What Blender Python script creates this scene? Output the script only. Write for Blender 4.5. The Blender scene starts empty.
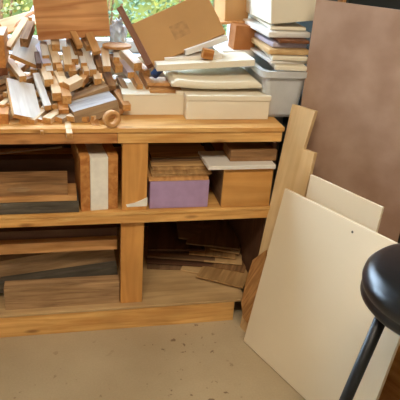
import bpy, bmesh, math, random
from mathutils import Vector, Matrix
random.seed(7)
sc = bpy.context.scene
col = sc.collection
V = Vector

# ------------------------------------------------------------------ camera
YAW, PITCH, ROLL, FPX, CD, CH = 0.24034528, 0.44272607, 0.07314662, 600.0, 1.78485905, 1.38495326
fw = V((math.sin(YAW)*math.cos(PITCH), math.cos(YAW)*math.cos(PITCH), -math.sin(PITCH)))
r0 = V((math.cos(YAW), -math.sin(YAW), 0)); u0 = r0.cross(fw)
rt = r0*math.cos(ROLL) + u0*math.sin(ROLL); up = -r0*math.sin(ROLL) + u0*math.cos(ROLL)
CAM = V((0, -CD, CH))
cd = bpy.data.cameras.new('camera'); cam = bpy.data.objects.new('camera', cd); col.objects.link(cam)
cd.sensor_width = 36; cd.lens = FPX/400*36; cd.clip_start = .05
m = Matrix((rt, up, -fw)).transposed().to_4x4(); m.translation = CAM
cam.matrix_world = m; sc.camera = cam

def ray(x, y): return fw + rt*((x-200)/FPX) - up*((y-200)/FPX)
def at(x, y, Y):            # point of the place at depth Y seen in that direction
    d = ray(x, y); return CAM + d*((Y-CAM.y)/d.y)
def atz(x, y, Z):
    d = ray(x, y); return CAM + d*((Z-CAM.z)/d.z)
def onplane(x, y, p0, n):
    d = ray(x, y); return CAM + d*((p0-CAM).dot(n)/d.dot(n))
def mpp(p): return (p-CAM).dot(fw)/FPX      # metres in one pixel there

# ------------------------------------------------------------------ materials
def lin(c):
    return tuple(((v/255)/12.92 if v/255 <= .04045 else ((v/255+.055)/1.055)**2.4) for v in c) + (1,)
def newmat(name):
    mt = bpy.data.materials.new(name); mt.use_nodes = True
    nt = mt.node_tree; b = nt.nodes['Principled BSDF']
    return mt, nt, b, nt.nodes.new, nt.links.new
def coords(nt, N, L, scale, rnd=True):
    tc = N('ShaderNodeTexCoord'); mp = N('ShaderNodeMapping'); mp.inputs['Scale'].default_value = scale
    if rnd:
        oi = N('ShaderNodeObjectInfo'); ml = N('ShaderNodeMath'); ml.operation = 'MULTIPLY'; ml.inputs[1].default_value = 37
        va = N('ShaderNodeVectorMath'); va.operation = 'ADD'
        L(oi.outputs['Random'], ml.inputs[0]); L(tc.outputs['Object'], va.inputs[0]); L(ml.outputs[0], va.inputs[1]); L(va.outputs[0], mp.inputs[0])
    else: L(tc.outputs['Object'], mp.inputs[0])
    return mp
def wood(name, dark, light, rough=.6, grain=1.0, bump=.15, spec=.3, knots=0):
    mt, nt, b, N, L = newmat(name)
    mp = coords(nt, N, L, (2.2*grain, 26*grain, 26*grain))
    n1 = N('ShaderNodeTexNoise'); n1.inputs['Scale'].default_value = 1.6; n1.inputs['Detail'].default_value = 5; n1.inputs['Distortion'].default_value = .8
    L(mp.outputs[0], n1.inputs['Vector'])
    rp = N('ShaderNodeValToRGB'); rp.color_ramp.elements[0].position = .33; rp.color_ramp.elements[1].position = .66
    rp.color_ramp.elements[0].color = lin(dark); rp.color_ramp.elements[1].color = lin(light)
    L(n1.outputs['Fac'], rp.inputs[0])
    mp2 = coords(nt, N, L, (5, 9, 9)); n2 = N('ShaderNodeTexNoise'); n2.inputs['Scale'].default_value = 1.2; n2.inputs['Detail'].default_value = 3
    L(mp2.outputs[0], n2.inputs['Vector'])
    hs = N('ShaderNodeHueSaturation'); ma = N('ShaderNodeMapRange'); ma.inputs['From Min'].default_value = .3; ma.inputs['From Max'].default_value = .7
    ma.inputs['To Min'].default_value = .86; ma.inputs['To Max'].default_value = 1.1
    L(n2.outputs['Fac'], ma.inputs['Value']); L(ma.outputs[0], hs.inputs['Value']); L(rp.outputs[0], hs.inputs['Color'])
    last = hs.outputs[0]
    if knots:
        mk = coords(nt, N, L, (5, 16, 16)); vo = N('ShaderNodeTexVoronoi'); vo.inputs['Scale'].default_value = 1.0
        L(mk.outputs[0], vo.inputs['Vector'])
        kr = N('ShaderNodeValToRGB'); kr.color_ramp.elements[0].position = .05; kr.color_ramp.elements[1].position = .16
        kr.color_ramp.elements[0].color = (1, 1, 1, 1); kr.color_ramp.elements[1].color = (0, 0, 0, 1)
        L(vo.outputs['Distance'], kr.inputs[0])
        mx = N('ShaderNodeMix'); mx.data_type = 'RGBA'
        kf = N('ShaderNodeMath'); kf.operation = 'MULTIPLY'; kf.inputs[1].default_value = knots
        L(kr.outputs[0], kf.inputs[0]); L(kf.outputs[0], mx.inputs['Factor']); L(last, mx.inputs[6]); mx.inputs[7].default_value = lin((110, 62, 28))
        last = mx.outputs[2]
    L(last, b.inputs['Base Color'])
    b.inputs['Roughness'].default_value = rough; b.inputs['Specular IOR Level'].default_value = spec
    bp = N('ShaderNodeBump'); bp.inputs['Strength'].default_value = bump; bp.inputs['Distance'].default_value = .002
    L(n1.outputs['Fac'], bp.inputs['Height']); L(bp.outputs[0], b.inputs['Normal'])
    return mt
def plain(name, c, rough=.5, var=.06, scale=8, spec=.4, trans=0, alpha=1, bump=0, c2=None):
    mt, nt, b, N, L = newmat(name)
    mp = coords(nt, N, L, (scale,)*3); n1 = N('ShaderNodeTexNoise'); n1.inputs['Scale'].default_value = 1; n1.inputs['Detail'].default_value = 5
    L(mp.outputs[0], n1.inputs['Vector'])
    rp = N('ShaderNodeValToRGB'); rp.color_ramp.elements[0].position = .35; rp.color_ramp.elements[1].position = .65
    rp.color_ramp.elements[0].color = lin(c2 or tuple(v*(1-var) for v in c)); rp.color_ramp.elements[1].color = lin(c)
    L(n1.outputs['Fac'], rp.inputs[0]); L(rp.outputs[0], b.inputs['Base Color'])
    b.inputs['Roughness'].default_value = rough; b.inputs['Specular IOR Level'].default_value = spec
    b.inputs['Transmission Weight'].default_value = trans; b.inputs['Alpha'].default_value = alpha
    if bump:
        bp = N('ShaderNodeBump'); bp.inputs['Strength'].default_value = bump; bp.inputs['Distance'].default_value = .003
        L(n1.outputs['Fac'], bp.inputs['Height']); L(bp.outputs[0], b.inputs['Normal'])
    return mt

M = dict(
 pine=wood('pine', (200, 142, 76), (230, 182, 112), .5, 1.15, knots=.7),
 reddish=wood('reddish_pine', (164, 104, 56), (200, 142, 84), .5, 1.15, knots=.6),
 post=wood('post_pine', (192, 132, 68), (214, 156, 86), .5, .9),
 pale=wood('pale_pine', (212, 178, 136), (232, 206, 170), .5),
 tan=wood('tan_pine', (176, 124, 72), (212, 160, 104), .55),
 warm=wood('warm_pine', (168, 104, 50), (204, 144, 80), .55),
 red=wood('red_wood', (104, 62, 38), (136, 88, 56), .5),
 white=wood('daylit_white_wood', (206, 196, 186), (228, 222, 214), .5),  # wood with the whitish daylight on the offcut tops put into its colour
 grey=wood('weathered_wood', (138, 112, 86), (176, 150, 118), .7, 1.7),
 daylit_top=wood('daylit_top_wood', (146, 140, 138), (184, 178, 176), .5, 1.6),  # paler copy of the weathered wood, daylight put into the colour
 pareply=wood('pale_ply', (206, 172, 124), (224, 194, 148), .5, .6, .05),
 worn=wood('worn_plank', (136, 104, 72), (182, 146, 106), .7, 1.6),
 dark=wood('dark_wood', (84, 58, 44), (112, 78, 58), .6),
 rough=wood('rough_plank', (118, 84, 52), (168, 126, 84), .7, 1.7),
 slate=wood('slate_plank', (66, 60, 52), (100, 92, 80), .6, 1.6),
 oak=wood('oak_veneer', (172, 108, 60), (216, 160, 106), .45, 1.0),
 birch=plain('birch_ply', (232, 215, 185), .42, .025, 3, .4),
 ply=wood('fir_ply', (196, 158, 108), (216, 180, 130), .55, .6, .08),
 osb=wood('brown_ply', (150, 102, 56), (196, 144, 88), .7, 2.2, .4),
 dull=wood('shelf_ply', (176, 142, 98), (202, 168, 122), .6, .8),
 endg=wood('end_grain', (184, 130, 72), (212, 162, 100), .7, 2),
 thin=wood('thin_veneer', (150, 112, 70), (200, 160, 108), .6),
 dusk=wood('dusky_ply', (110, 84, 62), (146, 114, 84), .7),
 honey=wood('honey_ply', (196, 138, 72), (214, 158, 90), .45, .5, .05),
 hard=plain('hardboard', (178, 148, 128), .42, .0, 9, .6, c2=(160, 128, 108)),
 card=plain('cardboard', (194, 148, 96), .75, .05, 6, .2),
 cardb=plain('brown_cardboard', (168, 108, 60), .75, .08, 20, .2),
 cream=plain('cream_board', (238, 227, 204), .5, .03, 5),
 paper=plain('white_laminate', (234, 228, 220), .35, .04, 6),
 lilac=plain('lilac_board', (196, 186, 200), .5, .06, 14),
 purple=plain('purple_foam', (176, 148, 184), .8, .05, 30, .2),
 label=plain('white_plaster', (238, 232, 220), .7, .06, 30),
 blk=plain('black_vinyl', (14, 14, 17), .28, .1, 30, .6, bump=.12),
 blkm=plain('black_metal', (16, 15, 15), .4, .1, 20, .5),
 teal=plain('dark_teal', (48, 54, 54), .3, .1, 4),
 bluep=plain('blue_plastic', (34, 70, 130), .35, .1, 20),
 frame=plain('window_paint', (196, 200, 202), .5, .04, 5),
 wall=plain('wall_paint', (176, 172, 164), .8, .05, 4),
 bin=plain('cloudy_plastic', (234, 234, 232), .35, .06, 12, .5, trans=.35),
 bag=plain('clear_bag', (214, 220, 232), .12, .1, 30, .8, trans=.5, bump=.6),
)

# ------------------------------------------------------------------ mesh helpers
def link(name, bm, mat, parent=None, loc=None, rot=None, smooth=False):
    me = bpy.data.meshes.new(name); bmesh.ops.recalc_face_normals(bm, faces=bm.faces); bm.to_mesh(me); bm.free()
    if smooth:
        for p in me.polygons: p.use_smooth = True
    me.materials.append(M[mat] if isinstance(mat, str) else mat)
    o = bpy.data.objects.new(name, me); col.objects.link(o)
    mw = (rot.to_4x4() if rot else Matrix()); mw.translation = loc or V((0, 0, 0))
    if parent: o.parent = parent; mw = parent_inv(parent) @ mw
    o.matrix_basis = mw
    return o
def parent_inv(p):
    mw = p.matrix_basis.copy()
    while p.parent: p = p.parent; mw = p.matrix_basis @ mw
    return mw.inverted()
def tag(o, label=None, cat=None, group=None, kind=None):
    if label: o['label'] = label
    if cat: o['category'] = cat
    if group: o['group'] = group
    if kind: o['kind'] = kind
    return o
def empty(name, loc): 
    o = bpy.data.objects.new(name, None); col.objects.link(o); o.empty_display_size = .05
    o.matrix_basis = Matrix.Translation(loc); return o
def boxbm(dx, dy, dz, bev=.0012):
    bm = bmesh.new(); bmesh.ops.create_cube(bm, size=1); bmesh.ops.scale(bm, vec=(dx, dy, dz), verts=bm.verts)
    if bev: bmesh.ops.bevel(bm, geom=bm.edges[:], offset=min(bev, .3*min(dx, dy, dz)), segments=2, affect='EDGES', profile=.6)
    return bm
def obox(name, c, ax, ay, az, d, mat, parent=None, bev=.0012):
    """box about centre c; the longest side becomes local X so the grain runs along it"""
    A = sorted(zip(d, (V(ax), V(ay), V(az))), key=lambda t: -t[0])
    X, Y = A[0][1].normalized(), A[1][1].normalized(); Z = X.cross(Y).normalized()
    return link(name, boxbm(A[0][0], A[1][0], A[2][0], bev), mat, parent, V(c), Matrix((X, Y, Z)).transposed())
def abox(name, x0, x1, y0, y1, z0, z1, mat, parent=None, bev=.0015, yaw=0, roll=0):
    R = Matrix.Rotation(yaw, 3, 'Z') @ Matrix.Rotation(roll, 3, 'Y')
    return obox(name, ((x0+x1)/2, (y0+y1)/2, (z0+z1)/2), R @ V((1, 0, 0)), R @ V((0, 1, 0)), R @ V((0, 0, 1)), (x1-x0, y1-y0, z1-z0), mat, parent, bev)
def slab(name, A, B, C, t, mat, parent=None, down=True, bev=.001):
    """rectangular board: A-B one edge, C the far corner beside A; thickness goes below (behind) the face"""
    X = (B-A); w = X.length; X.normalize(); Yv = C-A; Yv = Yv - X*Yv.dot(X); l = Yv.length; Yv.normalize(); Z = X.cross(Yv)
    if Z.z < 0: Z = -Z
    s = -1 if down else 1
    return obox(name, A + X*w/2 + Yv*l/2 + Z*s*t/2, X, Yv, Z, (w, l, t), mat, parent, bev)
def prism(name, pts, ext, mat, parent=None, bev=.0008, xdir=None):
    """polygon extruded by ext; local X along xdir"""
    c = sum(pts, V())/len(pts); X = (xdir or (pts[1]-pts[0])).normalized(); Z = V(ext).normalized()
    X = (X - Z*X.dot(Z)).normalized(); Yv = Z.cross(X); R = Matrix((X, Yv, Z)).transposed(); Ri = R.transposed()
    bm = bmesh.new(); vs = [bm.verts.new(Ri @ (p-c)) for p in pts]; f = bm.faces.new(vs)
    r = bmesh.ops.extrude_face_region(bm, geom=[f]); bmesh.ops.translate(bm, verts=[v for v in r['geom'] if isinstance(v, bmesh.types.BMVert)], vec=Ri @ V(ext))
    if bev: bmesh.ops.bevel(bm, geom=bm.edges[:], offset=bev, segments=1, affect='EDGES')
    return link(name, bm, mat, parent, c, R)

# ------------------------------------------------------------------ setting
def structure(o): o['kind'] = 'structure'; return o
def plane_box(name, x0, x1, y0, y1, z0, z1, mat): return structure(abox(name, x0, x1, y0, y1, z0, z1, mat, None, 0))
# concrete floor
mt, nt, b, N, L = newmat('concrete')
mp = coords(nt, N, L, (1, 1, 1), False)
n1 = N('ShaderNodeTexNoise'); n1.inputs['Scale'].default_value = 2.2; n1.inputs['Detail'].default_value = 8; L(mp.outputs[0], n1.inputs['Vector'])
n2 = N('ShaderNodeTexNoise'); n2.inputs['Scale'].default_value = 34; n2.inputs['Detail'].default_value = 3; L(mp.outputs[0], n2.inputs['Vector'])
n3 = N('ShaderNodeTexNoise'); n3.inputs['Scale'].default_value = 160; n3.inputs['Detail'].default_value = 2; L(mp.outputs[0], n3.inputs['Vector'])
rp = N('ShaderNodeValToRGB'); rp.color_ramp.elements[0].position = .3; rp.color_ramp.elements[1].position = .7
rp.color_ramp.elements[0].color = lin((162, 143, 114)); rp.color_ramp.elements[1].color = lin((186, 168, 138)); L(n1.outputs['Fac'], rp.inputs[0])
sp = N('ShaderNodeValToRGB'); sp.color_ramp.elements[0].position = .655; sp.color_ramp.elements[1].position = .70
sp.color_ramp.elements[0].color = (0, 0, 0, 1); sp.color_ramp.elements[1].color = (.75, .75, .75, 1); L(n2.outputs['Fac'], sp.inputs[0])
n4 = N('ShaderNodeTexNoise'); n4.inputs['Scale'].default_value = 3.1; L(mp.outputs[0], n4.inputs['Vector'])
mk_ = N('ShaderNodeMapRange'); mk_.inputs['From Min'].default_value = .44; mk_.inputs['From Max'].default_value = .54; L(n4.outputs['Fac'], mk_.inputs['Value'])
mm_ = N('ShaderNodeMath'); mm_.operation = 'MULTIPLY'; L(sp.outputs[0], mm_.inputs[0]); L(mk_.outputs[0], mm_.inputs[1])
mx = N('ShaderNodeMix'); mx.data_type = 'RGBA'; L(mm_.outputs[0], mx.inputs['Factor']); L(rp.outputs[0], mx.inputs[6]); mx.inputs[7].default_value = lin((96, 70, 46))
hs = N('ShaderNodeHueSaturation'); mr = N('ShaderNodeMapRange'); mr.inputs['To Min'].default_value = .9; mr.inputs['To Max'].default_value = 1.1; L(n3.outputs['Fac'], mr.inputs['Value'])
L(mr.outputs[0], hs.inputs['Value']); L(mx.outputs[2], hs.inputs['Color']); L(hs.outputs[0], b.inputs['Base Color'])
b.inputs['Roughness'].default_value = .62; bp = N('ShaderNodeBump'); bp.inputs['Strength'].default_value = .15; bp.inputs['Distance'].default_value = .003; L(n3.outputs['Fac'], bp.inputs['Height']); L(bp.outputs[0], b.inputs['Normal'])
M['concrete'] = mt
plane_box('floor', -2.4, 2.2, -3.6, .72, -.1, 0, 'concrete')
WB = .66
wz0, wz1, wx0, wx1 = .86, 2.30, -1.7, at(246, 10, WB).x
plane_box('wall_back', -2.4, 2.2, WB, WB+.12, 0, wz0, 'wall')
plane_box('wall_back', -2.4, 2.2, WB, WB+.12, wz1, 2.5, 'wall')
plane_box('wall_back', -2.4, wx0, WB, WB+.12, wz0, wz1, 'wall')
plane_box('wall_back', wx1, 2.2, WB, WB+.12, wz0, wz1, 'wall')
plane_box('wall_right', 2.2, 2.3, -3.6, .78, 0, 2.5, 'wall')
plane_box('wall_left', -2.5, -2.4, -3.6, .78, 0, 2.5, 'wall')
plane_box('wall_rear', -2.4, 2.2, -3.7, -3.6, 0, 2.5, 'wall')
plane_box('ceiling', -2.5, 2.3, -3.7, .78, 2.5, 2.6, 'wall')
w = structure(empty('window_1', (wx0, WB, wz0)))
for (a, b_, c_, d_) in ((wx0, wx0+.05, wz0, wz1), (wx1-.05, wx1, wz0, wz1), (wx0+.05, wx1-.05, wz1-.05, wz1), (wx0+.05, wx1-.05, wz0, wz0+.045), (-.42, -.375, wz0+.045, wz1-.05)):
    abox('window_frame', a, b_, WB+.03, WB+.09, c_, d_, 'frame', w)
mt, nt, b, N, L = newmat('window_glass'); b.inputs['Transmission Weight'].default_value = 1; b.inputs['Roughness'].default_value = 0; b.inputs['IOR'].default_value = 1.0; b.inputs['Base Color'].default_value = (.95, .98, .97, 1)
M['glass'] = mt
for (a, b_) in ((wx0+.05, -.42), (-.375, wx1-.05)): abox('pane', a, b_, WB+.058, WB+.062, wz0+.045, wz1-.05, 'glass', w, 0)
abox('window_sill', wx0, wx1, WB-.04, WB+.02, wz0-.02, wz0, 'frame', w)

# outdoors: sloping lawn and shrubs
mt, nt, b, N, L = newmat('lawn'); mp = coords(nt, N, L, (1, 1, 1), False); n1 = N('ShaderNodeTexNoise'); n1.inputs['Scale'].default_value = 14; n1.inputs['Detail'].default_value = 6; L(mp.outputs[0], n1.inputs['Vector'])
rp = N('ShaderNodeValToRGB'); rp.color_ramp.elements[0].position = .35; rp.color_ramp.elements[1].position = .68; rp.color_ramp.elements[0].color = lin((40, 54, 24)); rp.color_ramp.elements[1].color = lin((84, 84, 36)); L(n1.outputs['Fac'], rp.inputs[0]); L(rp.outputs[0], b.inputs['Base Color']); M['lawn'] = mt
bm = bmesh.new()
for i in range(31):
    for j in range(21):
        x = -5 + i*.4; y = .8 + j*.35; bm.verts.new((x, y, .12 + .06*(y-.8) + .03*math.sin(x*2+y)))
bm.verts.ensure_lookup_table()
for i in range(30):
    for j in range(20): bm.faces.new([bm.verts[k] for k in (i*21+j, (i+1)*21+j, (i+1)*21+j+1, i*21+j+1)])
structure(link('ground', bm, 'lawn', smooth=True))
def leafmat(n, a, c):
    mt, nt, b, N, L = newmat(n); mp = coords(nt, N, L, (1, 1, 1), False); n1 = N('ShaderNodeTexNoise'); n1.inputs['Scale'].default_value = 9; L(mp.outputs[0], n1.inputs['Vector'])
    rp = N('ShaderNodeValToRGB'); rp.color_ramp.elements[0].position = .4; rp.color_ramp.elements[1].position = .6; rp.color_ramp.elements[0].color = lin(a); rp.color_ramp.elements[1].color = lin(c)
    L(n1.outputs['Fac'], rp.inputs[0]); L(rp.outputs[0], b.inputs['Base Color']); b.inputs['Roughness'].default_value = .5; M[n] = mt
leafmat('leaf_green', (64, 86, 36), (116, 122, 50)); leafmat('leaf_yellow', (90, 102, 40), (156, 140, 56)); leafmat('leaf_blue', (60, 86, 56), (104, 124, 78)); leafmat('leaf_hedge', (84, 102, 46), (132, 128, 56))
def shrub(x, y, r, h, mat, label, n=1500):
    root = empty('shrub', (x, y, .13)); tag(root, label, 'shrub')
    st = bmesh.new()
    for k in range(6):
        a = k*1.05; p0 = V((x, y, .12)); p1 = V((x+.5*r*math.cos(a), y+.5*r*math.sin(a), .12+h*.7)); tube(st, [p0, p0.lerp(p1, .5)+V((0, 0, .05)), p1], .012, .006)
    link('stem', st, 'rough', root)
    bm = bmesh.new()
    for k in range(n):
        a, bb = random.uniform(0, 6.283), math.acos(random.uniform(-1, 1)); q = r*random.uniform(.6, 1.05)
        p = V((x+q*math.sin(bb)*math.cos(a), y+q*math.sin(bb)*math.sin(a), .13+h/2+h/2*q/r*math.cos(bb)))
        d = V((random.gauss(0, 1), random.gauss(0, 1), random.gauss(0, .6))).normalized(); s = d.orthogonal().normalized(); nn = d.cross(s)
        l = random.uniform(.02, .045); wd = l*.35
        vs = [bm.verts.new(t) for t in (p, p+d*l*.5+s*wd+nn*.004, p+d*l, p+d*l*.5-s*wd+nn*.004)]; bm.faces.new(vs)
    link('foliage', bm, mat, root)
def tube(bm, pts, r0_, r1_=None, seg=10, cap=True):
    r1_ = r0_ if r1_ is None else r1_; rings = []
    for i, p in enumerate(pts):
        t = (pts[min(i+1, len(pts)-1)]-pts[max(i-1, 0)]).normalized(); a = t.orthogonal().normalized() if i == 0 else (a - t*a.dot(t)).normalized(); b2 = t.cross(a)
        r = r0_+(r1_-r0_)*i/(len(pts)-1)
        rings.append([bm.verts.new(p+(a*math.cos(k/seg*6.28319)+b2*math.sin(k/seg*6.28319))*r) for k in range(seg)])
    for i in range(len(rings)-1):
        for k in range(seg): bm.faces.new((rings[i][k], rings[i][(k+1) % seg], rings[i+1][(k+1) % seg], rings[i+1][k]))
    if cap: bm.faces.new(rings[0][::-1]); bm.faces.new(rings[-1])
shrub(-.36, 1.55, .27, 1.35, 'leaf_yellow', 'yellow green shrub outside the left end of the window')
shrub(.20, 1.6, .27, 1.3, 'leaf_blue', 'blue green shrub seen between the oak box and the tilted cardboard box')
shrub(.78, 1.75, .28, 1.35, 'leaf_green', 'mid green shrub seen above the tilted cardboard box')

hd = tag(empty('hedge', (.6, 3.4, .3)), 'long dense hedge in the garden behind the shrubs', 'hedge')
bm = bmesh.new(); bmesh.ops.create_grid(bm, x_segments=60, y_segments=18, size=1)
for v_ in bm.verts:
    p = v_.co; X_ = .6+p.x*4.2; t_ = (p.y+1)/2*3.1416; v_.co = V((X_, 3.5-.45*math.cos(t_), .2+1.7*max(0, math.sin(t_))**.6+.05*math.sin(X_*9)+.04*math.sin(X_*23+t_*5)))
link('foliage_core', bm, 'leaf_hedge', hd, None, None, True)
bm = bmesh.new()
for k in range(9000):
    X_ = random.uniform(-3.2, 4.4); t_ = random.uniform(.1, 2.2); p = V((X_, 3.5-.5*math.cos(t_), .2+1.72*max(0, math.sin(t_))**.6))+V((random.gauss(0, .03), random.gauss(0, .04), random.gauss(0, .05)))
    d = V((random.gauss(0, 1), random.gauss(0, 1), random.gauss(0, .8))).normalized(); q_ = d.orthogonal().normalized(); l = random.uniform(.05, .10)
    bm.faces.new([bm.verts.new(t) for t in (p, p+d*l*.5+q_*l*.35, p+d*l, p+d*l*.5-q_*l*.35)])
link('leaves', bm, 'leaf_yellow', hd)
# ------------------------------------------------------------------ storage bench
BX0, BX1, BY = -1.05, .705, .60
TOP = .772
bench = tag(empty('storage_bench', (0, .3, 0)), 'long rough pine storage bench with two open tiers below the window', 'bench')
abox('bench_top', BX0, BX1, -.006, BY, .758, TOP, 'pine', bench)
abox('front_rail', BX0, .158, 0, .04, .7205, .757, 'reddish', bench); abox('front_rail', .159, BX1-.004, 0, .04, .7205, .757, 'pine', bench)
abox('rear_rail', BX0, BX1-.004, BY-.04, BY, .70, .757, 'pine', bench)
abox('shelf_board', BX0, .690, -.004, BY, .4685, .4805, 'pine', bench)
abox('front_rail', BX0, .690, 0, .04, .4355, .468, 'pine', bench)
abox('shelf_board', BX0, .640, -.004, BY, .087, .0970, 'dull', bench)
abox('front_rail', BX0, .600, 0, .04, 0, .0865, 'pine', bench)
abox('rear_rail', BX0, .600, BY-.04, BY, 0, .0865, 'pine', bench)
abox('post', .1745, .2565, .006, .044, .4810, .7200, 'post', bench)
py_ = atz(133, 302.5, .0975).y
abox('post', .1745, .2525, py_, py_+.038, .0975, .4340, 'post', bench)
abox('shade_end_panel', .691, .703, .042, BY-.042, .02, .7195, 'dark', bench)  # added dark panel, put in to shade the open right end
abox('post', -1.04, -.96, .012, .05, .0975, .4340, 'post', bench)
abox('post', -1.04, -.96, .012, .05, .481, .72, 'post', bench)
abox('shade_back_panel', BX0, BX1-.01, BY+.001, BY+.012, .02, .757, 'dark', bench)  # added dark board standing in for the shade deep in the cavity
# plaster smear at the foot of the upper post
pp = [at(*q, .0058) for q in ((127, 207), (147, 206), (147.6, 197), (141, 200), (134, 203), (126, 204.5))]
tag(prism('plaster_smear', pp, V((0, -.0012, 0)), 'label', bench, 0), 'white plaster smear')

# ------------------------------------------------------------------ sheets leaning at the right end
def rect(v):
    bx, by, th, a, h, wd = v; d = V((math.cos(th), math.sin(th), 0)); n = V((-d.y, d.x, 0)); B = V((bx, by, 0)); U = n*a+V((0, 0, h))
    return B, B+U, B+U+d*wd, B+d*wd
def leaning(name, v, t, mat, label, cat, grain='up'):
    c = list(rect(v)); n = (c[3]-c[0]).cross(c[1]-c[0]).normalized()
    if t == .012: c[2] = c[2] + (c[2]-c[3]).normalized()*.03
    if n.dot(CAM-c[0]) > 0: n = -n
    lift = V((0, 0, .0015+max(0, -n.z)*t))
    o = prism(name, [p+lift for p in c], n*t, mat, None, .0008, (c[1]-c[0]) if grain == 'up' else (c[3]-c[0]))
    return tag(o, label, cat), c, n
W_ = leaning('plywood_sheet', (.605, -.130, -1.20, .100, .588, .560), .012, 'birch', 'large pale birch plywood sheet at the front of the leaning stack behind the black stool', 'plywood')
kk = onplane(352.5, 232, W_[1][0], W_[2]) - W_[2]*.0004
bm = bmesh.new(); bmesh.ops.create_cone(bm, cap_ends=True, segments=16, radius1=.004, radius2=.004, depth=.0006)
Zk = W_[2]; Xk = Zk.orthogonal().normalized(); tag(link('knot', bm, 'slate', W_[0], kk, Matrix((Xk, Zk.cross(Xk), Zk)).transposed()), 'small dark knot')
C_ = leaning('plywood_sheet', (.731, -.143, -1.108, .039, .652, .28), .009, 'birch', 'second plywood sheet, only its top corner showing above the large front sheet', 'plywood')
H_ = leaning('hardboard_panel', (.776, .066, -.75, .014, 1.168, .41), .006, 'hard', 'tall reddish brown hardboard panel rising behind all the leaning plywood', 'panel')
# tall offcut with a stepped top corner
v = (.630, -.035, -.99, .125, .836, .097); c = rect(v); B = c[0]; d = (c[3]-c[0]).normalized(); U = c[1]-c[0]; n = d.cross(U).normalized()
if n.dot(CAM-B) > 0: n = -n
pl = [B, B+U, B+U+d*.093, B+U*.845+d*.082, B+U*.845+d*.127, B+d*.135]
pl = [p+V((0, 0, .004)) for p in pl]
tag(prism('plywood_offcut', pl, n*.018, 'pareply', None, .001, U), 'tall narrow plywood offcut with a stepped top corner leaning on the bench end', 'plywood')
# small brown scrap tucked behind the front sheet
nn = V((.945, .285, -.158)).normalized(); p0 = V((.957, .289, 0))*.566
q = [onplane(x, y, p0, nn) for x, y in ((266, 250), (252.5, 260), (246, 280), (241, 303), (243, 318), (248, 324), (262, 292))]
tag(prism('plywood_scrap', q, nn*.006, 'osb', None, .0006, V((0, -.4, 1))), 'brown splintered plywood scrap poking out left of the front sheet', 'plywood')
q = [onplane(x, y, V((.957, .289, 0))*.578, nn) for x, y in ((247, 285), (240, 326), (244, 336), (262, 300))]
tag(prism('plywood_scrap', q, nn*.005, 'ply', None, .0005, V((0, -.4, 1))), 'narrow pale plywood scrap standing on the floor beneath the brown scrap', 'plywood')
leaning('wooden_board', (.80, -.19, -1.16, .05, .52, .66), .018, 'warm', 'orange brown wooden board leaning behind the front sheet, at the lower right edge', 'board', 'along')
# dark cabinet that carries the hardboard panel
cab = tag(empty('metal_cabinet', (1.3, .4, 0)), 'dark grey cabinet standing behind the top of the hardboard panel', 'cabinet')
abox('cabinet_body', .93, 1.75, .17, .60, 0, 1.42, 'teal', cab, .004)
abox('cabinet_door', .935, 1.338, .152, .169, .03, 1.40, 'teal', cab, .003)
abox('cabinet_door', 1.342, 1.745, .152, .169, .03, 1.40, 'teal', cab, .003)
abox('cabinet_trim', .915, .929, .16, .20, 0, 1.42, 'tan', cab, .002)

# ------------------------------------------------------------------ stool
sc_ = atz(452, 277, .74); R_ = .178; sx, sy, sz = sc_
st = tag(empty('bar_stool', (sx, sy, 0)), 'round black padded stool in the right foreground', 'stool')
bm = bmesh.new(); prof = [(0, 0), (.6, -.001), (.82, -.004), (.93, -.010), (.985, -.021), (1, -.034), (.985, -.046), (.965, -.051), (.985, -.056), (.99, -.066), (.95, -.074), (0, -.074)]
seg = 64; rings = []
for r, z in prof:
    rings.append([bm.verts.new((0, 0, z))] if r == 0 else [bm.verts.new((R_*r*math.cos(k/seg*6.28319), R_*r*math.sin(k/seg*6.28319), z)) for k in range(seg)])
for i in range(len(rings)-1):
    a_, b_ = rings[i], rings[i+1]
    for k in range(seg):
        k2 = (k+1) % seg
        if len(a_) == 1: bm.faces.new((a_[0], b_[k], b_[k2]))
        elif len(b_) == 1: bm.faces.new((a_[k], b_[0], a_[k2]))
        else: bm.faces.new((a_[k], b_[k], b_[k2], a_[k2]))
link('seat', bm, 'blk', st, V((sx, sy, sz)), None, True)
ptop = atz(384, 312, sz-.078)
dl = math.hypot(ptop.x-sx, ptop.y-sy)
pn = ray(384, 312).cross(ray(345.5, 400)).normalized()       # sight plane holding the leg
best = None
for k in range(720):
    a = k/720*6.28319; p = V((sx+.245*math.cos(a), sy+.245*math.sin(a), 0)); e = abs((p-CAM).dot(pn))
    if e < .004 and (best is None or p.x < best[2]): best = (e, a, p.x)
aa = best[1]; ta = math.atan2(ptop.y-sy, ptop.x-sx)
for k in range(3):
    bm = bmesh.new(); a1, a2 = ta+k*math.pi*2/3, aa+k*math.pi*2/3
    p0 = V((sx+dl*math.cos(a1), sy+dl*math.sin(a1), sz-.076)); p1 = V((sx+.245*math.cos(a2), sy+.245*math.sin(a2), .012))
    tube(bm, [p0, p1], .0135, .0135, 16); lg = link('leg', bm, 'blkm', st, None, None, True)
    bm = bmesh.new(); tube(bm, [p1+V((0, 0, .010)), V((p1.x, p1.y, 0))], .016, .017, 16); link('foot_cap', bm, 'blk', lg, None, None, True)

# ------------------------------------------------------------------ shelf contents
def front(name, x0, x1, yb, yt, Y, depth, mat, label, cat='board', group=None, yaw=0, roll=0, zb=None, parent=None, bev=.0015, name2=None):
    """block whose front face stands at depth Y and spans those sight lines"""
    a = at(x0, yb, Y); b = at(x1, yb, Y); t = at((x0+x1)/2, yt, Y); z0 = (a.z+b.z)/2 if zb is None else zb
    o = abox(name, a.x, b.x, Y, Y+depth, z0, t.z, mat, parent, bev, yaw, roll)
    if label: tag(o, label, cat, group)
    return o
S1, S0 = .4810, .0975
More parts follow.
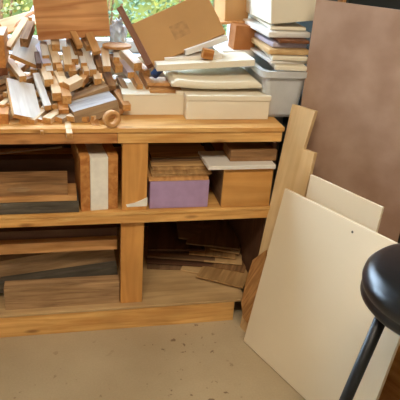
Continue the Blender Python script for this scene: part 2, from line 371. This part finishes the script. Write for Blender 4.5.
# upper left bay
front('wooden_board', -60, 79, 211, 203.5, .004, .12, 'slate', 'dark slate coloured board lying flat under the knotty plank', zb=S1)
front('wooden_board', -60, 77, 202.8, 197.5, .010, .10, 'tan', 'tan board with a bright square end under the knotty plank')
kp = front('wooden_plank', -60, 68, 197, 183, .018, .09, 'rough', 'knotty brown plank lying in the upper left bay', 'plank')
kq = at(19, 189.5, .0176); bm = bmesh.new(); bmesh.ops.create_cone(bm, cap_ends=True, segments=28, radius1=.5, radius2=.5, depth=.001); bmesh.ops.scale(bm, vec=(.075, .018, 1), verts=bm.verts)
tag(link('knot', bm, 'worn', kp, kq, Matrix.Rotation(math.pi/2, 3, 'X')), 'pale oval knot')
front('wooden_plank', -60, 79, 183, 160, .16, .05, 'dark', 'dark brown plank behind the knotty plank, upper left bay', 'plank', zb=S1)
bm = bmesh.new(); tube(bm, [at(-25, 156, .14), at(62, 147, .17)], .003, .003, 8)
tag(link('thin_rod', bm, 'grey'), 'thin pale rod lying high in the upper left bay', 'rod')
fr = tag(empty('wooden_block', (.12, .012, S1)), 'upright wooden block with a white centre strip beside the middle post', 'block')
xa, xb, xc, xd = (at(x, 190, .012).x for x in (84, 93.6, 111.8, 122.5)); zt_ = at(100, 158, .012).z
abox('side_board', xa, xb, .012, .25, S1, zt_+.007, 'warm', fr); abox('side_board', xc, min(xd, .1735), .012, .25, S1, zt_+.005, 'warm', fr)
tag(abox('centre_strip', xb+.0005, xc-.0005, .009, .24, S1, zt_, 'label', fr), 'white centre strip')
fr.rotation_euler = (0, 0, math.radians(6)); fr.location.x -= .011; fr.location.y += .006
# upper right bay
front('foam_block', 149.5, 207.5, 206, 181, .012, .22, 'purple', 'purple rectangular block in the upper right bay beside the middle post', 'block', zb=S1)
zz = at(178, 181, .012).z + .001
lab = ['lowest thin wooden sheet lying on the purple block', 'second thin wooden sheet above the purple block', 'third thin wooden sheet above the purple block', 'fourth thin wooden sheet above the purple block, slightly turned', 'fifth thin wooden sheet above the purple block', 'sixth thin wooden sheet above the purple block', 'topmost thin wooden sheet above the purple block']
for i, (xl, xr, t, mt_, yw, dy) in enumerate(((.262, .465, .010, 'tan', 0, .02), (.262, .47, .005, 'thin', .02, .03), (.264, .48, .005, 'thin', -.05, .03), (.266, .46, .008, 'thin', .04, .05), (.266, .49, .004, 'thin', -.03, .06), (.268, .47, .006, 'dusk', .06, .09), (.27, .48, .004, 'thin', .03, .10))):
    sh_ = .011 if yw else 0
    tag(abox('thin_sheet', xl+sh_, xr, -.01+dy*1.1, .24, zz, zz+t, mt_, None, .0005, yw*.6), lab[i], 'sheet', 'thin sheets on the purple block'); zz += t+.0015
# plywood box
bx0, bx1 = at(221.5, 200, .003).x, .688; bz1 = at(245, 168, .003).z
pb = tag(empty('plywood_box', ((bx0+bx1)/2, .15, S1)), 'honey coloured plywood box in the right end of the upper bay', 'box')
abox('front_panel', bx0, bx1, .003, .013, S1+.001, bz1, 'honey', pb); abox('side_panel', bx0, bx0+.01, .0135, .31, S1+.001, bz1, 'dusk', pb)
abox('side_panel', bx1-.01, bx1, .0135, .31, S1+.001, bz1, 'honey', pb); abox('rear_panel', bx0+.0105, bx1-.0105, .30, .31, S1+.001, bz1, 'honey', pb); abox('base_panel', bx0+.0105, bx1-.0105, .0135, .2995, S1+.001, S1+.01, 'honey', pb)
z = bz1+.001; A = at(207, 166, .01); A.z = z+.013
B_ = V((.672, .01, z+.013)); Cc = at(195, 151, .16); Cc.z = z+.013
pts = [V((A.x, -.012, z)), V((.689, -.012, z)), V((.689, .13, z)), V((Cc.x+.004, .13, z))]
tag(prism('white_board', pts, V((0, 0, .0135)), 'paper', None, .001, V((1, 0, 0))), 'white laminated board lying on the plywood box', 'board')
o = front('wooden_plank', 230, 276, 161, 150.5, .025, .10, 'rough', 'short brown plank resting on the white laminated board', 'plank', zb=z+.0145)
# lower left bay
front('wooden_plank', -60, 117, 253.5, 243.5, .10, .30, 'tan', 'plank with a bright front edge, topmost in the lower left bay', 'plank')
front('wooden_plank', -60, 117, 240, 231, .13, .20, 'dark', 'dark red brown plank lying right under the middle shelf, lower left bay', 'plank')
def tilted(name, x0, y0, x1, y1, hpx, Y, dep, mat, label, cat='plank', lay=0):
    a, b = at(x0, y0, Y), at(x1, y1, Y); X = (b-a).normalized(); Z = V((0, 0, 1)); Z = (Z-X*Z.dot(X)).normalized(); Yv = Z.cross(X); h = hpx*mpp((a+b)/2)
    return tag(obox(name, (a+b)/2+Z*h/2+Yv*dep/2, X, Yv, Z, ((b-a).length, dep, h), mat), label, cat)
tilted('wooden_plank', -25, 287, 116, 263, 24, .16, .045, 'worn', 'grey brown plank tilting up to the right in the lower left bay')
tilted('wooden_plank', -25, 297, 118, 276, 12, .10, .04, 'slate', 'dark blue grey plank lying aslant behind the front plank', 'plank')
yq = atz(60, 306.5, S0).y; a = at(5.5, 311, yq); b = at(119.5, 302, yq)
o = abox('wooden_plank', a.x, b.x, yq, yq+.05, S0, at(60, 285.5, yq).z, 'worn', None, .002); tag(o, 'grey brown squared plank at the front of the lower left bay', 'plank')
tag(abox('wooden_plank', -.75, -.19, .15, .20, S0, S0+.045, 'dark', None), 'dark plank end low at the left edge of the lower bay', 'plank')
# lower right bay: loose thin sheets
rows = [  # left front x,y; right front x,y; height above the shelf; thickness; material; label
 (147, 268, 185, 269, .006, .005, 'dusk', 'dusky sheet at the bottom left of the lower right stack'),
 (180.5, 269.5, 250, 282, .007, .006, 'ply', 'pale sheet with its left corner showing behind the front plywood sheet, lower right stack'),
 (196, 276, 243, 287.5, .014, .006, 'thin', 'front thin plywood sheet of the lower right stack'),
 (212, 266, 255, 274, .021, .005, 'rough', 'short brown sheet just above the front sheets, lower right stack'),
 (147, 262, 215, 266, .018, .007, 'dark', 'dark wide sheet low in the lower right stack'),
 (204, 260.5, 252, 264.5, .034, .007, 'ply', 'bright plywood sheet halfway up the lower right stack'),
 (147, 256, 215, 261, .034, .008, 'dusk', 'dusky sheet halfway up the left of the lower right stack'),
 (189, 253.5, 236, 258, .046, .006, 'thin', 'pale narrow sheet above the bright plywood sheet, lower right stack'),
 (210, 248.5, 256, 256, .055, .006, 'ply', 'tan sheet near the top right of the lower right stack'),
 (148, 249, 205, 250, .052, .008, 'dark', 'dark sheet near the top left of the lower right stack'),
 (186, 243, 250, 250, .072, .006, 'dusk', 'dull brown sheet topmost in the lower right stack'),
]
for (x0, y0, x1, y1, dz, t, mt_, lb) in rows:
    zl = S0+dz+.001; a, b = atz(x0, y0, zl), atz(x1, y1, zl)
    if b.x > .675: b = a.lerp(b, (.675-a.x)/(b.x-a.x))
    X = (b-a).normalized(); Yv = V((-X.y, X.x, 0)); Z = V((0, 0, 1)); dp = max(.08, min(.24, .57-max(a.y, b.y)))
    tag(obox('thin_sheet', (a+b)/2+Yv*dp/2-Z*t/2, X, Yv, Z, ((b-a).length, dp, t), mt_, None, .0005), lb, 'sheet')
a, b = at(179, 237, .34), at(236, 247, .34); c = at(187, 222, .44)
tag(slab('wooden_board', a, b, c, .010, 'dusk'), 'large dark board tilted at the back of the lower right bay', 'board')

# ------------------------------------------------------------------ boxes and boards on the bench, middle
def boxwithlid(name, x0, x1, yb, yt, Y, depth, label, lidpx):
    a, b = at(x0, yb, Y), at(x1, yb, Y); t = at((x0+x1)/2, yt, Y)
    e = tag(empty(name, ((a.x+b.x)/2, Y+depth/2, TOP)), label, 'box')
    z1 = t.z-lidpx*.0034
    abox('box_body', a.x+.003, b.x-.003, Y+.003, Y+depth-.003, TOP+.0005, z1-.0005, 'cream', e, .002)
    abox('box_lid', a.x, b.x, Y, Y+depth, z1, t.z, 'cream', e, .002); return t.z
zb1 = boxwithlid('cardboard_box', 185, 268.5, 124, 96, .075, .20, 'wide cream box with a lid at the bench front beside the plastic bin', 5)
zb2 = boxwithlid('cardboard_box', 122, 184, 119, 94.5, .125, .20, 'plain cream box left of the wide lidded box', .8)
front('wooden_board', 150, 182, 94, 90, .14, .10, 'tan', 'small tan board lying on the plain cream box', zb=zb2+.001)
front('wood_offcut', 147, 170, 88.5, 83, .17, .08, 'tan', 'small tan offcut on the small tan board', 'offcut', zb=zb2+.0145)
def layer(x0, x1, yb, yt, Y, depth, mat, label, roll=0, cat='board', yaw=0, curve=0, name='white_board', ya=None):
    """board seen mainly by its front edge"""
    a, b = at(x0, yb, Y), at(x1, yb if ya is None else ya, Y); t = at(x0, yt, Y).z-a.z
    X = (b-a).normalized(); Yv = (V((0, 1, 0))-X*X.y); Yv = Matrix.Rotation(yaw, 3, 'Z') @ Yv; Yv = (Yv-X*Yv.dot(X)).normalized(); Z = X.cross(Yv); w_ = (b-a).length
    if not curve: return tag(obox(name, (a+b)/2+Yv*depth/2+Z*t/2, X, Yv, Z, (w_, depth, t), mat, None, .002), label, cat)
    bm = bmesh.new(); n = 16; prev = None
    for i in range(n+1):
        s = i/n; zc = -curve*math.sin(math.pi*min(1, s*1.15)); tt = t*(1 if .04 < s < .96 else .5)
        ring = [bm.verts.new(((s-.5)*w_, yy*depth-depth/2, zc+zz_*tt)) for yy, zz_ in ((0, .1), (.03, 0), (.97, 0), (1, .1), (1, .9), (.97, 1), (.03, 1), (0, .9))]
        if prev:
            for k in range(8): bm.faces.new((prev[k], prev[(k+1) % 8], ring[(k+1) % 8], ring[k]))
        else: bm.faces.new(ring[::-1])
        prev = ring
    bm.faces.new(prev)
    return tag(link(name, bm, mat, None, (a+b)/2+Yv*depth/2, Matrix((X, Yv, Z)).transposed(), True), label, cat)
layer(176, 252, 94, 91, .13, .2, 'cream', 'thin cream board lying on the lid of the wide box', ya=96)
layer(172, 262, 87, 79, .11, .20, 'cream', 'thick bulging cream pad above the wide lidded box', curve=.006, ya=89, name='board_pad')
layer(168, 236, 79, 74.5, .26, .16, 'grey', 'dark edged board behind the bulging pad', ya=78)
layer(157, 255, 71.5, 65, .15, .14, 'cream', 'cream board with a slightly raised right end above the bulging pad', ya=66)
layer(190, 250, 62, 57, .28, .10, 'paper', 'pale board under the brown cube, behind the small tan block', ya=61)
layer(165, 222, 63, 58, .20, .07, 'paper', 'white board lying under the small tan block', ya=59)
front('wood_offcut', 203, 213.5, 59.5, 50, .17, .03, 'warm', 'small tan wood block under the tilted cardboard box', 'offcut', roll=.15)
a, b = at(186, 53, .20), at(228, 38, .22); X = (b-a).normalized(); Yv = V((0, 1, 0)); Yv = (Yv-X*Yv.dot(X)).normalized(); Z = X.cross(Yv)
tag(obox('white_board', (a+b)/2+Yv*.04, X, Yv, Z, ((b-a).length, .08, .018), 'paper'), 'narrow white board sloping up along the tilted cardboard box', 'board')
bm = bmesh.new(); tube(bm, [at(154, 75, .19), at(160, 69, .21)], .014, .014, 18); tag(link('bottle_cap', bm, 'bluep', None, None, None, True), 'dark blue round cap under the lower corner of the tilted cardboard box', 'cap')
# tilted cardboard carton
a = at(152.5, 66, .20); b = at(226, 32.5, .235); c = at(131.5, 24, .275)
X = (b-a); wd = X.length; X.normalize(); Up = c-a; Up = (Up-X*Up.dot(X)); hh = Up.length*1.0; Up.normalize(); Nn = X.cross(Up)
if Nn.y < 0: Nn = -Nn
cb = tag(empty('cardboard_carton', a), 'large tan cardboard carton tilted against the window', 'carton')
obox('carton_body', a+X*wd/2+Up*hh/2+Nn*.035, X, Up, Nn, (wd, hh, .07), 'card', cb, .003)
obox('tape', a+X*wd*.5+Up*hh*.46-Nn*.0006, X, Up, Nn, (.06, .05, .0008), plain('tape_patch', (186, 140, 88), .7, .10, 60), cb, 0)
# boxes behind
a = at(222, 22, .38); b = at(246, 21, .38); t = at(234, -14, .38)
tag(abox('cardboard_box', a.x, b.x, .38, .50, a.z, t.z, 'card', None, .003, .1, -.06), 'small upright tan cardboard box behind the tilted carton', 'box')
a = at(233, 50, .30); b = at(254.5, 50, .30); t = at(243, 26, .30)
tag(abox('cardboard_box', a.x, b.x, .30, .37, a.z, t.z, 'cardb', None, .003, .05, .03), 'small dark brown cube box below the upright tan one', 'box')
layer(222, 256, 56, 51, .28, .14, 'paper', 'pale board directly below the dark brown cube box', ya=56)
layer(214, 246, 25, 22.5, .36, .16, 'tan', 'thin tan board under the small upright cardboard box', ya=23.5)
# dark plank leaning beside the carton
a, b = at(149, 67, .17), at(119, 9, .36); X = (b-a).normalized(); Yv = V((0, 1, 0)); Yv = (Yv-X*Yv.dot(X)).normalized(); Z = X.cross(Yv)
tag(obox('wooden_plank', (a+b)/2-Z*.004, X, Yv, Z, ((b-a).length, .022, .022), 'red'), 'long reddish brown strip leaning along the left side of the tilted carton', 'plank')

# ------------------------------------------------------------------ plastic bin and the boards stacked on it
c0, c1 = at(264, 129, .06), at(303, 127, .06)
zrim = at(285, 72, .07).z
bx, by0, by1 = (.632, .80), .075, .42
bn = tag(empty('storage_bin', (.72, .25, TOP)), 'cloudy translucent plastic bin on the right end of the bench', 'bin')
bm = bmesh.new()
def ringrect(z, x0, x1, y0, y1, r):
    out = []
    for cx, cy, a0 in ((x1-r, y1-r, 0), (x0+r, y1-r, 90), (x0+r, y0+r, 180), (x1-r, y0+r, 270)):
        for k in range(6): a = math.radians(a0+k*18); out.append(bm.verts.new((cx+r*math.cos(a), cy+r*math.sin(a), z)))
    return out
xl, xr = .640, .800
R1 = [ringrect(TOP+.001, xl+.03, xr-.02, by0+.03, by1-.02, .02), ringrect(TOP+.012, xl+.022, xr-.015, by0+.022, by1-.015, .025), ringrect(zrim-.02, xl+.004, xr, by0+.004, by1, .03), ringrect(zrim-.02, xl-.008, xr+.01, by0-.008, by1+.01, .035), ringrect(zrim, xl-.008, xr+.01, by0-.008, by1+.01, .035),
      ringrect(zrim, xl+.008, xr-.005, by0+.008, by1-.005, .03), ringrect(TOP+.02, xl+.027, xr-.02, by0+.027, by1-.02, .022)]
for i in range(len(R1)-1):
    for k in range(24): bm.faces.new((R1[i][k], R1[i][(k+1) % 24], R1[i+1][(k+1) % 24], R1[i+1][k]))
bm.faces.new(R1[0][::-1]); bm.faces.new(R1[-1])
link('bin_body', bm, 'bin', bn, None, None, False)
z = zrim+.002; TS = .80
stack = [(.655, .80, .075, .34, .020, 'cream', -.10, 'cream board lowest in the stack on the plastic bin, turned to the right', 0),
 (.622, .79, .10, .40, .013, 'paper', .05, 'thin white board second from the bottom on the plastic bin', 0),
 (.640, .80, .09, .40, .018, 'cream', -.05, 'cream board third from the bottom on the plastic bin', 0),
 (.620, .80, .10, .40, .022, 'ply', .0, 'tan edged board in the middle of the stack on the bin', 0),
 (.632, .79, .12, .42, .020, 'lilac', .04, 'lilac board above the tan edged board on the bin', 0),
 (.660, .80, .10, .42, .013, 'red', -.04, 'dark edged thin board in the stack on the bin', 0),
 (.612, .80, .13, .44, .024, 'paper', .06, 'thick white board second from the top on the bin', 0),
 (.640, .80, .15, .44, .014, 'cream', -.03, 'thin cream board under the white carton on the bin', 0)]
for i, (x0, x1, y0, y1, t, mt_, yw, lb, rl) in enumerate(stack):
    x0 += .036; tag(abox('flat_board', x0, x1, y0, y1, z, z+t*TS, mt_, None, .006, yw), lb, 'board', 'boards stacked on the plastic bin'); z += t*TS+.002
a = at(269, 21.5, .14)
z0_ = max(z+.012, a.z)
e = tag(empty('white_carton', (.72, .25, z0_)), 'white carton topmost on the boards above the plastic bin', 'carton')
abox('carton_body', at(266, 20, .14).x, .83, .14, .40, z0_, z0_+.20, 'cream', e, .004, .05, -.10)

# ------------------------------------------------------------------ oak box over the scrap pile
a = at(39, 40.5, .34); b = at(109.5, 36, .34); t = at(74, -22, .36); c = at(35.0, 0, .355)
ob = tag(empty('oak_box', ((a.x+b.x)/2, .40, a.z)), 'large oak veneered box sitting on top of the scrap wood pile', 'box')
Xo = (b-a).normalized(); Zo = (V((0, .06, 1))); Zo = (Zo-Xo*Zo.dot(Xo)).normalized(); Yo = Zo.cross(Xo); w0 = (b-a).length+.006; h0 = (t-a).length*.98
ctr = (a+b)/2
obox('front_panel', ctr+Zo*h0/2+Yo*.008, Xo, Yo, Zo, (w0, .016, h0), 'oak', ob)
obox('rear_panel', ctr+Zo*h0/2+Yo*.16, Xo, Yo, Zo, (w0, .014, h0), 'oak', ob)
for s in (-1, 1): obox('side_panel', ctr+Xo*s*(w0/2-.006)+Zo*h0/2+Yo*.085, Xo, Yo, Zo, (.012, .135, h0), 'pale', ob)
obox('base_panel', ctr+Zo*.006+Yo*.085, Xo, Yo, Zo, (w0-.026, .135, .01), 'oak', ob)

# ------------------------------------------------------------------ scrap wood pile
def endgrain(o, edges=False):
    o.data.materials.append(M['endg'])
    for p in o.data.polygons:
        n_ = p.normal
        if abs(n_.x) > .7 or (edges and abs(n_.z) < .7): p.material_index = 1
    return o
G = 'scrap wood offcuts piled on the bench'
def Yp(py): return .02+(132-py)*.0038
def stick(x0, y0, x1, y1, w, h, mat, label=None, off=0, run=None, name='wood_offcut', group=G, twist=0.0):
    """offcut from its near end (x0,y0) back to (x1,y1)"""
    ln = math.hypot(x1-x0, y1-y0); Y0 = Yp(y0)+off; Y1 = Y0+(run if run is not None else .0065*ln)
    a, b = at(x0, y0, Y0), at(x1, y1, Y1); s = mpp(a); X = (b-a).normalized()
    S = V((1, 0, 0)); S = (S-X*S.dot(X)).normalized(); N_ = S.cross(X)
    if twist: S = S*math.cos(twist)+N_*math.sin(twist); N_ = S.cross(X)
    o = obox(name, (a+b)/2+N_*0, X, S, N_, ((b-a).length, w*s, h*s), mat, None, .0012)
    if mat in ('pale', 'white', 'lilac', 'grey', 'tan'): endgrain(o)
    return tag(o, label, 'offcut', group)
def board(f0, f1, bk, t, mat, label, off=0, run=None, name='wood_offcut'):
    """board with front edge f0-f1 and back left corner bk"""
    Y0 = Yp((f0[1]+f1[1])/2)+off; ln = math.hypot(bk[0]-f0[0], bk[1]-f0[1]); Y1 = Y0+(run if run is not None else .0065*ln)
    A, C = at(*f0, Y0), at(*bk, Y1)
    B = min((at(*f1, Y0+k*.004) for k in range(-25, 26)), key=lambda q: abs((q-A).normalized().dot((C-A).normalized()))+abs(q.y-A.y)*.8)
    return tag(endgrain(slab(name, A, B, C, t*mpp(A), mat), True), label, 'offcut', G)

# left edge
front('wood_offcut', -22, 6, 68, 35, .24, .16, 'warm', 'tan block at the left edge of the pile, upper part', 'offcut', G)
board((-2, 20), (6, 33), (30, 10), 3, 'pale', 'pale flat strip rising to the window at the upper left', 0, .12)
stick(7, 33, 34, 12, 3, 4, 'warm', 'tan strip rising right in front of the window at upper left', .03, .10)
stick(8, 48, 26, 19, 6, 5, 'pale', 'long pale strip rising steeply right at the upper left of the pile', -.01, .12)
stick(3, 72, -10, 60, 10, 8, 'red', 'reddish end at the left edge below the tan block', 0)
board((11, 54), (37.5, 65.5), (21, 31), 5, 'white', 'white topped flat piece with a tan front edge, upper left of pile', 0, .13)
stick(24, 43, 31, 25, 8, 10, 'rough', 'brown stick lying on the white topped flat piece', -.06, .10)
stick(30, 20, 36, 6, 4, 6, 'white', 'white strip standing left of the oak box', .05, .10)
stick(47, 66, 37, 42, 8, 6, 'lilac', 'lilac white strip left of the oak box lower corner', -.01)
stick(39, 66, 37, 54, 5, 6, 'dark', 'dark peg between the pale strips', -.03)
stick(23, 79, 7, 58, 7, 6, 'pale', 'pale stick lying above the long white board at left', -.02)
A, B, C = at(14, 114, .03), at(42.5, 120, .055), at(0, 76, .19)
tag(endgrain(slab('wood_offcut', A, B, C, 5*mpp(A), 'white'), True), 'long white board jutting forward at the lower left of the pile', 'offcut', G)
stick(48, 108, 36, 75, 7, 6, 'white', 'long whitish strip right of the long white board', -.02, .17)
board((-12, 106), (12, 111.5), (-20, 92), 5, 'pale', 'pale board under the long white board at the left edge', 0, .12)
stick(49, 83, 40, 58, 9, 8, 'pale', 'thick pale stick with a square tan end in the left of the pile', -.03)
stick(33, 60, 48, 74, 5, 4, 'tan', 'thin tan stick crossing beneath the lilac strip', .03, .02)
board((24, 127), (45, 129), (20, 118), 5, 'tan', 'flat tan piece on the bench edge below the long white board', .01, .08)
board((47, 131), (67, 131.5), (48, 117), 3, 'tan', 'flat yellowish piece on the bench front edge', -.008, .12)
front('wood_offcut', -10, 9, 127, 114, .04, .12, 'warm', 'tan block on the bench at the left edge, under the boards', 'offcut', G)
# middle cluster
stick(56, 48, 54, 38, 8, 8, 'pale', 'pale stub right under the oak box left corner', -.01)
stick(57, 66, 52, 48, 8, 8, 'pale', 'pale square stub in the middle of the pile', -.01)
stick(50, 74, 46, 56, 7, 7, 'white', 'whitish stub left of the middle cluster', -.01)
stick(60, 71, 56, 56, 6, 7, 'tan', 'tan stub with a dark centre in the middle cluster', -.015)
stick(68.5, 68, 66, 50, 8, 8, 'pale', 'square ended cube like stub in the middle cluster', -.02)
stick(75, 62, 69, 41, 7, 7, 'white', 'white topped stub under the oak box', -.005)
stick(79, 56, 72, 38, 8, 7, 'rough', 'brown ended stub under the oak box', -.005)
stick(80, 47, 72, 31, 6, 5, 'tan', 'thin tan stick laid against the oak box front, left one', -.05, .06)
stick(97, 53, 89, 34, 8, 5, 'tan', 'thicker tan stick laid against the oak box front, right one', -.05, .07)
stick(90, 48, 84, 38, 8, 6, 'pale', 'short pale stub between the two sticks laid against the oak box', .0)
stick(93, 73, 85, 50, 7, 8, 'white', 'white stick with a tan end right of the middle cluster', -.02)
stick(87, 74, 82, 58, 6, 7, 'pale', 'pale stub left of the white stick', -.01)
stick(101, 70, 95, 52, 7, 7, 'rough', 'brownish stub right of the white stick', -.005)
stick(66, 87, 80, 80, 10, 9, 'pale', 'thick pale offcut lying sideways in the middle of the pile', -.04, .04)
stick(64, 86, 58, 74, 9, 8, 'pale', 'pale square end beside the sideways offcut', -.03)
stick(80, 84, 86, 76, 7, 7, 'tan', 'tan end right of the sideways offcut', -.02)
stick(57, 97, 53, 76, 9, 9, 'pale', 'pale square stick below the middle cluster, left one', -.03)
stick(67, 100, 60, 82, 9, 9, 'tan', 'tan square stick below the middle cluster, right one', -.035)
stick(55, 108, 50, 92, 6, 7, 'grey', 'greyish stub in the dark gap above the bench edge', .02)
stick(64, 114, 62, 104, 10, 10, 'warm', 'square tan block end in the dark gap', -.01)
stick(69.5, 136, 67, 121, 6, 6, 'pale', 'small pale stick overhanging the bench front edge', -.045, .12)
stick(42, 133, 41, 124, 3, 4, 'pale', 'tiny pale stick poking over the bench front edge at left', -.03, .08)
stick(76, 131, 72, 118, 7, 5, 'tan', 'tan stick beside the small overhanging stick', .0)
# weathered block, its top coloured paler to stand in for window daylight
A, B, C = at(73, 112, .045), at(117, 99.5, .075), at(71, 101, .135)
o = slab('wood_offcut', A, B, C, 15*mpp(A), 'daylit_top'); o.data.materials.append(M['grey'])
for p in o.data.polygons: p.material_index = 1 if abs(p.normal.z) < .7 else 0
tag(o, 'weathered thick block with a daylit pale top in the centre front of the pile', 'offcut', G)
A, B, C = at(72, 100, .14), at(108, 86, .16), at(72, 93, .20)
tag(slab('wood_offcut', A, B, C, 5*mpp(A), 'worn'), 'brown board lying behind the weathered grey block', 'offcut', G)
stick(96, 129, 91, 116, 8, 8, 'tan', 'tan end under the weathered grey block', -.01)
stick(85, 127, 82, 116, 7, 6, 'tan', 'tan stub under the left of the weathered grey block', .01)
# right part
stick(107, 69, 104.5, 50, 7.5, 7, 'pale', 'upright pale stick at the right of the pile, left of two', -.04, .10)
stick(116.5, 60, 116, 46, 6, 6, 'white', 'upright white stick at the right of the pile, right of two', -.04, .10)
stick(119, 69, 111, 57, 8, 8, 'tan', 'tan ended stick below the upright white stick', -.02)
stick(138, 67, 122, 51, 9, 8, 'pale', 'long pale stick pointing right at the right of the pile', -.03)
stick(131, 75, 121, 62, 7, 6, 'lilac', 'lilac stick under the long right pointing stick', -.015)
stick(147, 74, 134, 60, 6, 7, 'tan', 'tan stick at the right end of the pile beside the carton', -.01)
stick(140, 88, 132, 74, 6, 8, 'tan', 'tan stick end above the plain cream box', .0)
stick(149, 86, 141, 72, 5, 9, 'tan', 'thin tan stick end above the plain cream box, right one', -.01)
stick(127, 108, 116, 92, 8, 7, 'tan', 'tan stick right of the weathered grey block', -.01)
stick(112, 88, 106, 72, 8, 6, 'rough', 'brown stub above the weathered grey block', .01)
stick(126, 92, 119, 78, 6, 6, 'grey', 'grey stub in the right of the pile', .02)
stick(73, 74, 70, 62, 7, 7, 'tan', 'small square tan end just above the sideways offcut', -.015)
stick(84, 66, 80, 52, 6, 7, 'white', 'white topped stub between the brown ended stub and the white stick', -.01)
stick(62, 78, 58, 66, 6, 6, 'pale', 'small pale end just left of the cube like stub', -.012)
stick(46, 58, 43, 44, 7, 6, 'white', 'white topped stub beside the left edge of the oak box', -.01)
stick(98, 82, 93, 68, 7, 7, 'pale', 'pale stub above the weathered block, near its right end', -.012)
stick(73, 112, 70, 100, 6, 8, 'tan', 'tan end tucked against the left end of the weathered block', .0)
stick(102, 131, 99, 120, 6, 6, 'tan', 'tan stub on the bench edge just left of the round ring', -.005)
stick(55, 122, 52, 110, 6, 6, 'rough', 'brown stub above the flat yellowish piece at the bench edge', .0)
# rounded tan plate and ring
a = at(117, 46, .31); bm = bmesh.new(); bmesh.ops.create_cone(bm, cap_ends=True, segments=40, radius1=.05, radius2=.05, depth=.009); bmesh.ops.scale(bm, vec=(1, .8, 1), verts=bm.verts)
bmesh.ops.bevel(bm, geom=[e_ for e_ in bm.edges], offset=.001, segments=1, affect='EDGES')
tag(link('wooden_disc', bm, 'tan', None, a, Matrix.Rotation(.02, 3, 'X')), 'thin round tan wooden disc beside the oak box', 'disc')
ct = at(112, 121, .0); ct.z = TOP+.0285; bm = bmesh.new(); sg = 40
for k in range(sg):
    a = k/sg*6.28319
    for r, yy in ((.026, -.008), (.028, 0), (.026, .012), (.016, .012), (.014, 0), (.016, -.008)): bm.verts.new((r*math.cos(a), yy, r*math.sin(a)))
bm.verts.ensure_lookup_table()
for k in range(sg):
    for j in range(6): bm.faces.new([bm.verts[i] for i in (k*6+j, k*6+(j+1) % 6, ((k+1) % sg)*6+(j+1) % 6, ((k+1) % sg)*6+j)])
tag(link('wooden_ring', bm, 'tan', None, ct, Matrix.Rotation(.35, 3, 'Z'), True), 'round tan wooden ring on the bench right of the weathered block', 'ring')
# crumpled clear bag
ct = at(118, 33, .38); bm = bmesh.new(); bmesh.ops.create_icosphere(bm, subdivisions=4, radius=1)
for v_ in bm.verts:
    p = v_.co; k = 1+.16*math.sin(7*p.x+3*p.z)*math.cos(6*p.y+4*p.z)+.07*math.sin(17*p.z+9*p.x); v_.co = V((p.x*.03*k, p.y*.028*k, p.z*.048*k))
tag(link('plastic_bag', bm, 'bag', None, ct, None, True), 'crumpled clear plastic bag between the oak box and the reddish strip', 'bag')
# buried offcuts that carry the pile
lvl = 'short offcut buried under the longer strips, seen only through gaps in the pile'
for k in range(64):
    x = -.30+(k % 13)*.038+random.uniform(-.01, .01); j = k//13
    yy = .06+j*.065+random.uniform(-.01, .02); z = TOP+.014+(k % 13 % 2)*.004+j*.006
    top = [.0, .016, .036, .058, .082][j]
    for lay in range(1 if j < 2 else 2):
        zz_ = TOP+.013+top*(lay+1)/(1 if j < 2 else 2)-(.0)
        X = V((random.uniform(-.5, .5), 1, random.uniform(-.05, .12))).normalized(); S = V((1, 0, 0)); S = (S-X*S.x).normalized(); N_ = S.cross(X)
        ln = random.uniform(.09, .15)
        o = obox('wood_offcut', V((x, yy+ln/2-.02, zz_)), X, S, N_, (ln, random.uniform(.018, .03), random.uniform(.014, .022)), random.choice(['pale', 'tan', 'tan', 'pale', 'grey', 'rough']))
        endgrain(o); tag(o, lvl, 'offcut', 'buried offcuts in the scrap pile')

# ------------------------------------------------------------------ light
wd_ = bpy.data.worlds.new('sky'); sc.world = wd_; wd_.use_nodes = True; bg = wd_.node_tree.nodes['Background']
bg.inputs[0].default_value = (.60, .77, 1.0, 1); bg.inputs[1].default_value = 17.0
po = bpy.data.lights.new('window_portal', 'AREA'); po.shape = 'RECTANGLE'; po.size = wx1-wx0; po.size_y = wz1-wz0; po.cycles.is_portal = True
pl_ = bpy.data.objects.new('window_portal', po); col.objects.link(pl_); pl_.location = ((wx0+wx1)/2, WB+.15, (wz0+wz1)/2); pl_.rotation_euler = (math.radians(-90), 0, 0)
lamp = tag(empty('ceiling_lamp', (.2, -1.6, 2.5)), 'white strip lamp on the ceiling above the viewer', 'lamp')
abox('lamp_housing', -.7, .9, -1.9, -1.3, 2.45, 2.5, 'frame', lamp)
la = bpy.data.lights.new('lamp_light', 'AREA'); la.shape = 'RECTANGLE'; la.size = 1.5; la.size_y = .5; la.energy = 55; la.color = (1, .86, .66)
lo = bpy.data.objects.new('lamp_light', la); col.objects.link(lo); lo.location = (.1, -1.6, 2.44)
sc.view_settings.view_transform = 'Standard'; sc.view_settings.look = 'None'; sc.view_settings.gamma = 1; sc.view_settings.exposure = 0
sc.view_settings.use_curve_mapping = False
